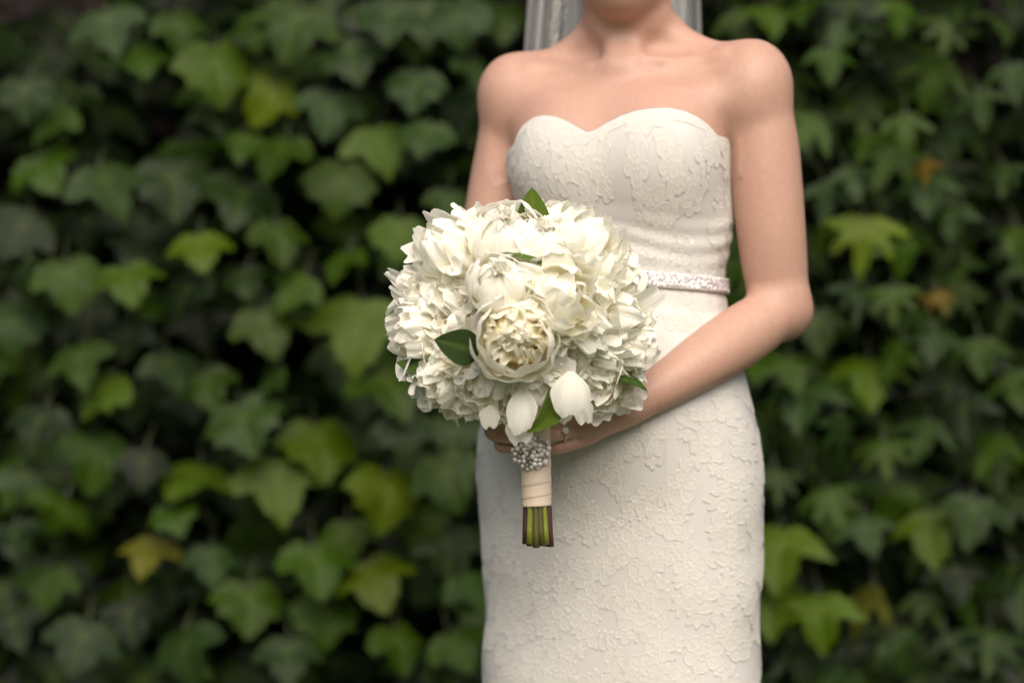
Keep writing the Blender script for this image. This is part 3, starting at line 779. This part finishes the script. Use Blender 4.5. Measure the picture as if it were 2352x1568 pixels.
# belt: satin band with rows of crystals
nb_ = 160; tb = np.linspace(0, 2 * math.pi, nb_, endpoint=False)
zb0 = zpx(650) + .004 - .0085 * np.cos(tb) + .004 * np.sin(tb)
prof = [(-.0100, .0008), (-.0095, .0028), (-.004, .0032), (.004, .0032), (.0095, .0028), (.0100, .0008)]
Vbelt = np.concatenate([surf(tb, zb0 + a, .0025 + b_) for a, b_ in prof])
belt = link('belt', mesh_np('belt', Vbelt - PO, grid_faces(nb_, len(prof), True)), M['belt'], person)
belt['label'] = 'narrow blush satin belt with crystal beading'
oct_v = np.array([[1, 0, 0], [0, 1, 0], [-1, 0, 0], [0, -1, 0], [.6, .6, .55], [-.6, .6, .55], [-.6, -.6, .55], [.6, -.6, .55], [0, 0, .9], [0, 0, -.5]], float)
oct_f = [[0, 4, 7], [0, 1, 4], [1, 5, 4], [1, 2, 5], [2, 6, 5], [2, 3, 6], [3, 7, 6], [3, 0, 7], [8, 4, 5], [8, 5, 6], [8, 6, 7], [8, 7, 4]]
cr = MB(); r2 = random.Random(9)
for k in range(1300):
    t = r2.uniform(-.5, math.pi + .3); w_ = r2.uniform(-.0082, .0082)
    z0 = float(np.interp(t % (2 * math.pi), tb, zb0)) + w_
    c0 = surf(np.array(t % (2 * math.pi)), np.array(z0), .0058); s = r2.uniform(.0011, .0024)
    nrm = math.cos(t) * LT + math.sin(t) * FW
    a = nz(np.cross(UP, nrm)); b_ = np.cross(nrm, a); an = r2.uniform(0, 6.28); tl_ = r2.uniform(-.3, .3)
    nn = nz(nrm + tl_ * a + r2.uniform(-.3, .3) * b_); a = nz(np.cross(b_, nn)); b_ = np.cross(nn, a)
    a, b_ = a * math.cos(an) + b_ * math.sin(an), b_ * math.cos(an) - a * math.sin(an)
    cr.add(c0 + s * (oct_v[:, :1] * a + oct_v[:, 1:2] * b_ + oct_v[:, 2:] * nn) - PO, oct_f)
o = link('crystals', cr.mesh('crystals', False), M['crystal'], belt); o['kind'] = 'stuff'

# ------------------------------------------------------------------ veil
nu, nv = 420, 60
U, Vv = np.meshgrid(np.linspace(0, 1, nu), np.linspace(0, 1, nv))
py = -330 + Vv * 1000
lft = np.interp(py, [-330, -200, 0, 120, 700], [1345, 1262, 1212, 1203, 1215]); rgt = np.interp(py, [-330, -200, 0, 120, 700], [1520, 1590, 1611, 1614, 1600])
env = np.clip((py + 330) / 250, .1, 1)
ph = U * 2 * math.pi * 15 + 1.5 * np.sin(U * 23) 
x = ((lft + (rgt - lft) * U) - 1176) * (D + .13) / FPX + .011 * np.sin(ph + .3 * np.sin(py * .01)) * env * (1 - np.abs(2 * U - 1) ** 8)
y = .135 + .012 * np.cos(ph) * env + .006 * np.sin(ph * .37 + py * .004) + .01 * np.clip((120 - py) / 300, 0, 1) - .06 * np.clip((-py - 100) / 230, 0, 1)
z = ZC - (py - 784) * (D + .13) / FPX
Vve = np.stack([x, y, z], -1).reshape(-1, 3)
veil = link('veil', mesh_np('veil', Vve - PO, grid_faces(nu, nv)), M['tulle'], person); veil['label'] = 'sheer white pleated tulle veil'
tm = MB(); r3 = random.Random(12)
for k in range(260):
    pyk = r3.uniform(-200, 330); pxk = 1283 - .13 * pyk + r3.gauss(0, 6.5); c0 = P(pxk, pyk, .112)
    an = r3.uniform(0, 6.28); l = r3.uniform(.003, .007); w_ = l * .22
    d1 = np.array([math.cos(an), 0, math.sin(an)]); d2 = np.array([-math.sin(an), .3, math.cos(an)])
    tm.add([c0 - PO, c0 + d1 * l * .5 + d2 * w_ - PO, c0 + d1 * l - PO, c0 + d1 * l * .5 - d2 * w_ - PO], [[0, 1, 2, 3]])
o = link('lace_trim', tm.mesh('lace_trim'), M['lace'], veil); o['kind'] = 'stuff'

# ------------------------------------------------------------------ bouquet
HX, HY = 1231, -.215
bq = empty('bouquet', tuple(P(HX, 1253, HY)), 'round bouquet of white peonies with green leaves, wrapped stems and pearl brooch', 'bouquet')
BO = np.array(bq.location)
def rough1d(seed, n):                                       # smooth random profile on [-1,1]
    r = np.random.RandomState(seed); k = r.randn(n); xs = np.linspace(-1, 1, n)
    def f(s):
        i = np.clip((s + 1) / 2 * (n - 1), 0, n - 1.001); a = i.astype(int); t = i - a; t = t * t * (3 - 2 * t)
        return k[a] * (1 - t) + k[a + 1] * t
    return f
def petal(az, Ln, W, a0, a1, br=0.0, bz=0.0, cup=1.2, ruf=.05, notch=.05, teeth=0, seed=0, nu=9, nv=8, twist=0.0, lipcurl=0.0, peak=.62):
    """a petal in the flower's frame (axis +Z). Angles: 0 = straight out, 90deg = straight up."""
    s = np.linspace(-1, 1, nu); t = np.linspace(0, 1, nv)
    S, T_ = np.meshgrid(s, t)
    e = rough1d(seed, 7)(S); e2 = rough1d(seed + 1, 11)(S)
    if teeth: e2 = e2 + 1.2 * np.sign(np.sin(S * teeth + seed)) * np.abs(np.sin(S * teeth + seed)) ** .6
    Te = T_ * (1 - .34 * np.abs(S) ** 3.4 + notch * (e * .6 + e2 * .5) * T_ ** 2)
    ang = a0 + (a1 - a0) * np.clip(Te, 0, 1.2) - lipcurl * np.clip(Te - .75, 0, 1) * 4
    tk = np.linspace(0, 1.25, 60); ak = a0 + (a1 - a0) * tk - lipcurl * np.clip(tk - .75, 0, 1) * 4
    rk = np.concatenate([[0], np.cumsum(np.cos(ak[:-1]) * np.diff(tk))]); zk = np.concatenate([[0], np.cumsum(np.sin(ak[:-1]) * np.diff(tk))])
    r = br + Ln * np.interp(Te, tk, rk); z = bz + Ln * np.interp(Te, tk, zk)
    nr, nz_ = -np.sin(ang), np.cos(ang)                    # towards the inside of the cup
    w = W * (np.sin(np.clip(T_ ** peak, 0, 1) * math.pi * .64 + .12) + .05)
    Rc = cup * W + 1e-6
    phi = S * w / Rc
    lat = np.sin(phi) * Rc; inn = Rc * (1 - np.cos(phi))
    rr = rough1d(seed + 2, 6)(S); 
    inn = inn + ruf * Ln * T_ ** 1.6 * (rr + .7 * np.sin(S * 9 + seed))
    r = r + nr * inn; z = z + nz_ * inn
    lat = lat + twist * T_ * Ln
    ca, sa = math.cos(az), math.sin(az)
    V = np.stack([r * ca - lat * sa, r * sa + lat * ca, z], -1).reshape(-1, 3)
    return V, grid_faces(nu, nv), T_.ravel(), (S * .5).ravel()
def frame(axis, spin=0.0):
    a = nz(axis); u = nz(np.cross(np.array([0.13, .2, 1.0]) if abs(a[2]) < .9 else np.array([1., .1, 0]), a)); v = np.cross(a, u)
    u, v = u * math.cos(spin) + v * math.sin(spin), v * math.cos(spin) - u * math.sin(spin)
    return np.stack([u, v, a], 1)
pseed = [100]
def sd_(): pseed[0] += 17; return pseed[0]
def peony(kind, c, axis, Rr, seed, label, spin=0.0):
    rg = random.Random(seed); FR = frame(axis, spin)
    inner = MB()
    base = c - nz(axis) * Rr * .62
    def put(mb, *a, **k):
        V, F, t, s = petal(*a, **k); mb.add(V @ FR.T, F, t=t, s=s)
    guards = []
    def guard(*a, **k):
        V, F, t, s = petal(*a, **k); guards.append((V @ FR.T, F, t, s))
    if kind == 'cup':          # deep open bowl, folded golden heart
        for ring, (n, a0, a1, Lf, Wf, b_) in enumerate([(5, -25, 118, 1.75, .92, .08), (5, -10, 128, 1.68, .86, .04), (5, 0, 125, 1.58, .78, .02)]):
            for k in range(n):
                guard(2 * math.pi * (k + ring * .37) / n + rg.uniform(-.15, .15), Rr * Lf * rg.uniform(.95, 1.05), Rr * Wf, R(a0), R(a1 + rg.uniform(-6, 6)), Rr * b_, 0, 1.15, .022, .035, 0, sd_(), 13, 12, lipcurl=R(rg.uniform(-10, 14)))
        for k in range(64):
            az = rg.uniform(0, 6.28); q = rg.random() ** .6
            put(inner, az, Rr * rg.uniform(1.35, 1.7) * (1.0 - .05 * q), Rr * rg.uniform(.28, .46), R(80 - 45 * q), R(165 - 30 * q + rg.uniform(-30, 30)), Rr * .42 * q, 0, rg.uniform(.45, 1.0), .06, .06, rg.choice((0, 3, 5)), sd_(), 11, 9)
    elif kind == 'bud':        # big smooth petals closing over the heart
        for ring, (n, a0, a1, Lf, Wf) in enumerate([(4, -22, 128, 1.85, 1.0), (5, -10, 150, 1.85, .92), (5, 4, 165, 1.75, .80)]):
            for k in range(n):
                guard(2 * math.pi * (k + ring * .4) / n + rg.uniform(-.15, .15), Rr * Lf * rg.uniform(.95, 1.08), Rr * Wf, R(a0), R(a1 + rg.uniform(-8, 8)), Rr * .03, 0, 1.05, .025, .06, 4 if ring == 2 else 0, sd_(), 13, 12)
        for k in range(40):
            az = rg.uniform(0, 6.28)
            put(inner, az, Rr * rg.uniform(1.3, 1.6), Rr * rg.uniform(.16, .32), R(70), R(130 + rg.uniform(-20, 20)), Rr * .1, 0, .8, .06, .06, rg.choice((3, 5)), sd_(), 9, 8)
    else:                      # full ruffled double flower
        for ring, (n, a0, a1, Lf, Wf) in enumerate([(6, -28, 72, 1.55, .72), (6, -12, 92, 1.52, .66)]):
            for k in range(n):
                guard(2 * math.pi * (k + ring * .5) / n + rg.uniform(-.25, .25), Rr * Lf * rg.uniform(.9, 1.1), Rr * Wf * rg.uniform(.85, 1.15), R(a0), R(a1 + rg.uniform(-18, 18)), Rr * .04, 0, rg.uniform(1.0, 1.7), .045, .06, rg.choice((0, 4, 5)), sd_(), 17, 11, lipcurl=R(rg.uniform(-10, 25)))
        n = 46 if kind == 'bomb' else 34
        for k in range(n):
            q = (k + .5) / n; pol = math.acos(1 - q * 1.0)           # spread over a dome
            az = k * 2.39996 + rg.uniform(-.35, .35)
            el = math.pi / 2 - pol
            Lq = Rr * rg.uniform(1.65, 2.05) * (1.0 if kind == 'bomb' else (.72 + .33 * q))
            inw = rg.random() < .8
            bend = R(rg.uniform(95, 150)) if inw else -R(rg.uniform(30, 80))
            put(inner, az, Lq, Rr * rg.uniform(.42, .70), el - bend * .36, el + bend * .64, Rr * .02, 0, rg.uniform(.9, 1.6), rg.uniform(.015, .04), .042, rg.choice((0, 4, 5, 7)), sd_(), 18, 10, twist=rg.uniform(-.12, .12), peak=rg.uniform(.8, 1.25))
    core = link('peony', inner.mesh('peony'), {'cup': M['petal_gold'], 'bud': M['petal_in'], 'bomb': M['petal_in'], 'open': M['petal_lemon']}[kind], bq, Vector(base - BO))
    core['label'] = label
    for V, F, t, s in guards:
        link('petal', mesh_np('petal', V, F, True, {'t': t, 's': s}), M['petal'], core)
    return core
DC = Cc(768, 800, -.235); RD = .112
def fl(cx, cy, Rr, kind, label, push=0.0, tiltc=.25, ax=None, spin=None):
    p0 = Cc(cx, cy, -.30)
    for _ in range(3):
        dx, dz = p0[0] - DC[0], p0[2] - DC[2]
        yy = DC[1] - math.sqrt(max(RD ** 2 - dx * dx - dz * dz, .0006)) - push
        p0 = Cc(cx, cy, yy)
    axis = nz(p0 - DC) if ax is None else nz(ax)
    axis = nz(axis + np.array([0, -tiltc, 0]))
    return peony(kind, p0, axis, Rr * .90, int(cx * 7 + cy), label, (cx * .01) if spin is None else spin)
fl(735, 912, .0555, 'cup', 'open cupped peony with a folded golden heart', .012, .6, (-.03, -1, .10))
fl(650, 600, .046, 'bud', 'half-closed smooth white peony', 0, .1, (-.05, -.75, .62))
fl(285, 770, .052, 'open', 'loose white peony with a pale yellow heart')
fl(385, 430, .050, 'bomb', 'full ruffled white peony')
fl(690, 350, .054, 'bud', 'large smooth white peony at the top', -.004, .2, (-.05, -.62, .8))
fl(870, 380, .042, 'bud', 'smooth white peony behind the slender leaf', -.004, .2, (.15, -.62, .8))
fl(1130, 430, .052, 'bomb', 'ruffled white peony with a lemon heart')
fl(985, 680, .050, 'bomb', 'dense frilled white peony')
fl(1260, 790, .054, 'bomb', 'large frilled white peony')
fl(1330, 580, .038, 'open', 'white peony against the belt', -.02)
fl(1190, 1115, .048, 'open', 'drooping white peony with an open heart', -.005, .15, (.1, -.85, -.35))
fl(850, 1200, .043, 'open', 'low white peony with loose petals', .0, .2)
fl(560, 1170, .047, 'open', 'white peony with a yellow heart under the leaf', 0, .3)
fl(320, 1130, .042, 'bomb', 'small frilled white peony')
fl(205, 895, .040, 'bomb', 'frilled white peony at the rim')
fl(930, 330, .042, 'bomb', 'ruffled white peony beside the top leaf', -.01)
fl(205, 645, .036, 'bomb', 'ruffled white peony near the rim', -.03)
fl(1360, 980, .040, 'bomb', 'frilled white peony above the wrist', -.02)
fl(545, 800, .036, 'open', 'white peony pressed between the cupped one and its neighbour', -.030)
fl(900, 960, .034, 'open', 'small white peony tucked below the frilled ones', -.022)
fl(770, 760, .040, 'bomb', 'white peony mostly hidden in the middle', -.035)
fl(1180, 980, .036, 'bomb', 'white peony above the drooping one', -.015)
# leaves in the bouquet
def bleaf(basep, tipp, width, face, fold=.25, curl=.0, tonec=(.05, .10, .015), side=0.0):
    basep, tipp = np.asarray(basep), np.asarray(tipp); d = tipp - basep; Ln = np.linalg.norm(d); d = d / Ln
    f = nz(np.asarray(face) - d * (np.asarray(face) @ d)); sdv = np.cross(d, f)
    nu, nv = 9, 14; S, T_ = np.meshgrid(np.linspace(-1, 1, nu), np.linspace(0, 1, nv))
    w = width * np.sin(math.pi * T_ ** .8) ** .75 * (1 - .25 * T_) * (T_ < .999)
    hgt = fold * np.abs(S) * w + curl * Ln * np.sin(math.pi * T_) - .02 * Ln * np.sin(T_ * 22 + np.abs(S) * 4) * np.abs(S) * .3
    V = basep + d * (T_ * Ln)[..., None] + sdv * (S * w + side * Ln * np.sin(math.pi * T_))[..., None] + f * hgt[..., None]
    vein = np.clip(1 - np.abs(S) * 7, 0, 1) * .6
    me = mesh_np('leaf', V.reshape(-1, 3) - BO, grid_faces(nu, nv), True, {'vein': vein.ravel()})
    o = link('leaf', me, M['fleaf'], bq); o.color = (*tonec, 1); return o
bleaf(Cc(835, 400, -.262), Cc(826, 84, -.270), .024, (0, -1, .25), .25, .03, (.075, .13, .012))
bleaf(Cc(915, 520, -.335), Cc(635, 445, -.335), .0085, (.1, -.5, 1), .3, .05, (.08, .13, .02))
bleaf(Cc(540, 985, -.350), Cc(290, 915, -.376), .024, (-.25, -1, .15), .12, .03, (.020, .042, .008))
bleaf(Cc(260, 1090, -.28), Cc(85, 1040, -.265), .012, (0, -1, .6), .2, .04, (.04, .08, .012))
bleaf(Cc(965, 1160, -.335), Cc(795, 1425, -.325), .016, (.35, -1, -.1), .25, .05, (.10, .17, .02), -.16)
bleaf(Cc(1290, 1130, -.27), Cc(1462, 1205, -.262), .012, (0, -.6, 1), .2, .12, (.04, .085, .012))
bleaf(Cc(320, 440, -.25), Cc(232, 400, -.245), .010, (0, -1, .3), .2, .0, (.04, .08, .012))
bleaf(Cc(1420, 730, -.24), Cc(1495, 745, -.24), .007, (0, -.4, 1), .2, .0, (.05, .09, .012))
# extra loose petals hanging below the rim
def loose(cx, cy, y, axis, az, L_, W_, a0, a1, teeth=0, lab=None):
    V, F, t, s = petal(az, L_, W_, R(a0), R(a1), 0, 0, 1.3, .06, .12, teeth, sd_(), 13, 11)
    FR = frame(axis); c = Cc(cx, cy, y)
    link('petal', mesh_np('petal', V @ FR.T, F, True, {'t': t * .5 + .5, 's': s}), M['petal'], bq, Vector(c - BO))
def hang(cx, cy, y, L_, W_, lean=0.0, bow=30, teeth=0):
    # a petal hanging down from (cx,cy), bowed towards the camera
    V, F, t, s = petal(0, L_, W_, R(bow), R(-bow), 0, 0, 1.2, .05, .07, teeth, sd_(), 13, 12, peak=1.25)
    FRm = np.stack([np.array([math.sin(lean), 0, -math.cos(lean)]), np.array([math.cos(lean), 0, math.sin(lean)]), np.array([0, -1., 0])], 1)
    link('petal', mesh_np('petal', V @ FRm.T, F, True, {'t': t * .5 + .5, 's': s}), M['petal'], bq, Vector(Cc(cx, cy, y) - BO))
hang(780, 1180, -.325, .056, .020, -.08, 30); hang(745, 1325, -.31, .036, .018, .12, 20, 5); hang(1040, 1090, -.332, .055, .026, -.05, 30)
hang(1000, 1235, -.31, .030, .014, -.05, 15, 6); hang(1085, 1225, -.30, .034, .014, .25, 15, 6); hang(600, 1275, -.30, .028, .014, -.1, 15, 5)

# handle: wrapped ribbon, stems, brooch
rb_ = P(HX, 1000, HY); 
def handle_ring(py, rx, ry, slant=0.0, n=40):
    out = []; c0 = P(HX + (py - 1080) * .02, py, HY)
    for q in range(n):
        a = 2 * math.pi * q / n; out.append(c0 + np.array([rx * math.cos(a), ry * math.sin(a), slant * math.cos(a) * rx]))
    return np.array(out)
bands = [(960, 1040), (1030, 1075), (1066, 1112), (1104, 1140), (1132, 1161)]
for bi_, (p0, p1) in enumerate(bands):
    V = []; sl = .18 if bi_ < 4 else .05; rr = .0184 - .0001 * bi_
    for k, (f, dr) in enumerate([(0, -.0012), (.02, 0), (.25, .0005), (.5, .0003), (.8, .0006), (.97, .0009), (1.0, .0004), (1.0, -.002)]):
        V.append(handle_ring(p0 + (p1 - p0) * f, rr + dr, (rr + dr) * .98, sl))
    link('ribbon_wrap', mesh_np('ribbon_wrap', np.concatenate(V) - BO, grid_faces(40, len(V), True)), M['ribbon'], bq)
r4 = random.Random(4)
stems = [(-.0135, -.004, 'p'), (-.0085, -.011, 'g'), (-.0018, -.0125, 'd'), (.0045, -.012, 'd'), (.0090, -.0105, 'g'), (.0138, -.004, 'p'), (-.009, .004, 'd'), (0, 0, 'g'), (.009, .005, 'd'), (-.003, .011, 'p'), (.006, .012, 'd')]
for i, (sx_, sy_, k_) in enumerate(stems):
    c0 = P(HX + .5, 1110, HY) + np.array([sx_ * .86, sy_ * .86, 0]); c1 = P(HX + 4, 1250 + r4.uniform(-5, 5), HY) + np.array([sx_ * 1.14, sy_ * 1.1, 0])
    rr = .0042 * r4.uniform(.9, 1.08)
    V, F = tube([c0, c0 * .6 + c1 * .4 + np.array([r4.gauss(0, .0005), 0, 0]), c0 * .25 + c1 * .75, c1], [rr, rr * .97, rr * 1.02, rr * 1.03], 12)
    o = link('stem', mesh_np('stem', V - BO, F), M['stem_' + k_], bq)
    Vc, Fc = tube([c1 + np.array([0, 0, .0005]), c1 - np.array([0, 0, .0006])], rr * .9, 10)
    link('cut_end', mesh_np('cut_end', Vc - BO, Fc), M['cut'], o)
bc_ = P(1221, 1038, HY - .014)
nu, nv = 24, 8; TT, QQ = np.meshgrid(np.linspace(0, 2 * math.pi, nu, endpoint=False), np.linspace(0, 1, nv))
Vb2 = np.stack([.0225 * QQ * np.cos(TT), -.0125 * np.sqrt(np.clip(1 - QQ ** 2, 0, 1)), .0205 * QQ * np.sin(TT)], -1).reshape(-1, 3)
brooch = link('brooch', mesh_np('brooch', Vb2, grid_faces(nu, nv, True)), M['dsilver'], bq, Vector(bc_ - BO)); brooch['label'] = 'domed silver brooch of clustered pearls'
import bmesh
bm = bmesh.new(); bmesh.ops.create_icosphere(bm, subdivisions=2, radius=1.0)
pme = bpy.data.meshes.new('pearl'); bm.to_mesh(pme); bm.free(); pme.polygons.foreach_set('use_smooth', [True] * len(pme.polygons)); pme.materials.append(M['pearl'])
ome = mesh_np('rhinestone', oct_v, oct_f, False); ome.materials.append(M['crystal'])
for k in range(52):
    q = math.sqrt((k + .5) / 52); a = k * 2.39996; q_ = q * 1.02
    pos = Vector((.0232 * q_ * math.cos(a), -.0128 * math.sqrt(max(1 - q_ * q_, 0)) - .002, .0212 * q_ * math.sin(a)))
    big = r4.random() < .72
    o = link('pearl' if big else 'rhinestone', pme if big else ome, None, brooch, pos); s = r4.uniform(.0027, .0038) if big else .0021
    o.scale = (s, s, s); o.rotation_euler = (R(90), 0, 0)

# ------------------------------------------------------------------ ring on the finger
fa, fb = fL['ring'][0], fL['ring'][1]
rc = fa * .40 + fb * .60; rd = nz(fb - fa)
ring = empty('ring', tuple(rc), 'gold ring with a cluster of clear stones worn on a finger', 'ring')
a_ = nz(np.cross(rd, UP)); b_ = np.cross(a_, rd)
MR, mr = .0114, .0012
TT, QQ = np.meshgrid(np.linspace(0, 2 * math.pi, 36, endpoint=False), np.linspace(0, 2 * math.pi, 9))
rad_ = (np.cos(TT)[..., None] * a_ + np.sin(TT)[..., None] * b_)
Vr = rad_ * (MR + mr * np.cos(QQ))[..., None] + rd * (mr * 1.1 * np.sin(QQ))[..., None]
link('band', mesh_np('band', Vr.reshape(-1, 3), grid_faces(36, 9, True)), M['gold'], ring)
out_dir = nz(np.array([-.15, -1, .1]) - rd * (np.array([-.15, -1, .1]) @ rd))
o2 = np.cross(rd, out_dir)
for k in range(7):
    off = out_dir * .0138 + (0 if k == 0 else 1) * .0030 * (math.cos(k * 1.047) * rd + math.sin(k * 1.047) * o2)
    o = link('stone', ome.copy() if k == 0 else bpy.data.objects['stone'].data, None, ring, Vector(off))
    if k == 0: o.data.materials.clear(); o.data.materials.append(M['diamond'])
    s = .0032 if k == 0 else .0020; o.scale = (s, s, s)
    o.rotation_euler = Vector(out_dir).to_track_quat('Z', 'Y').to_euler()
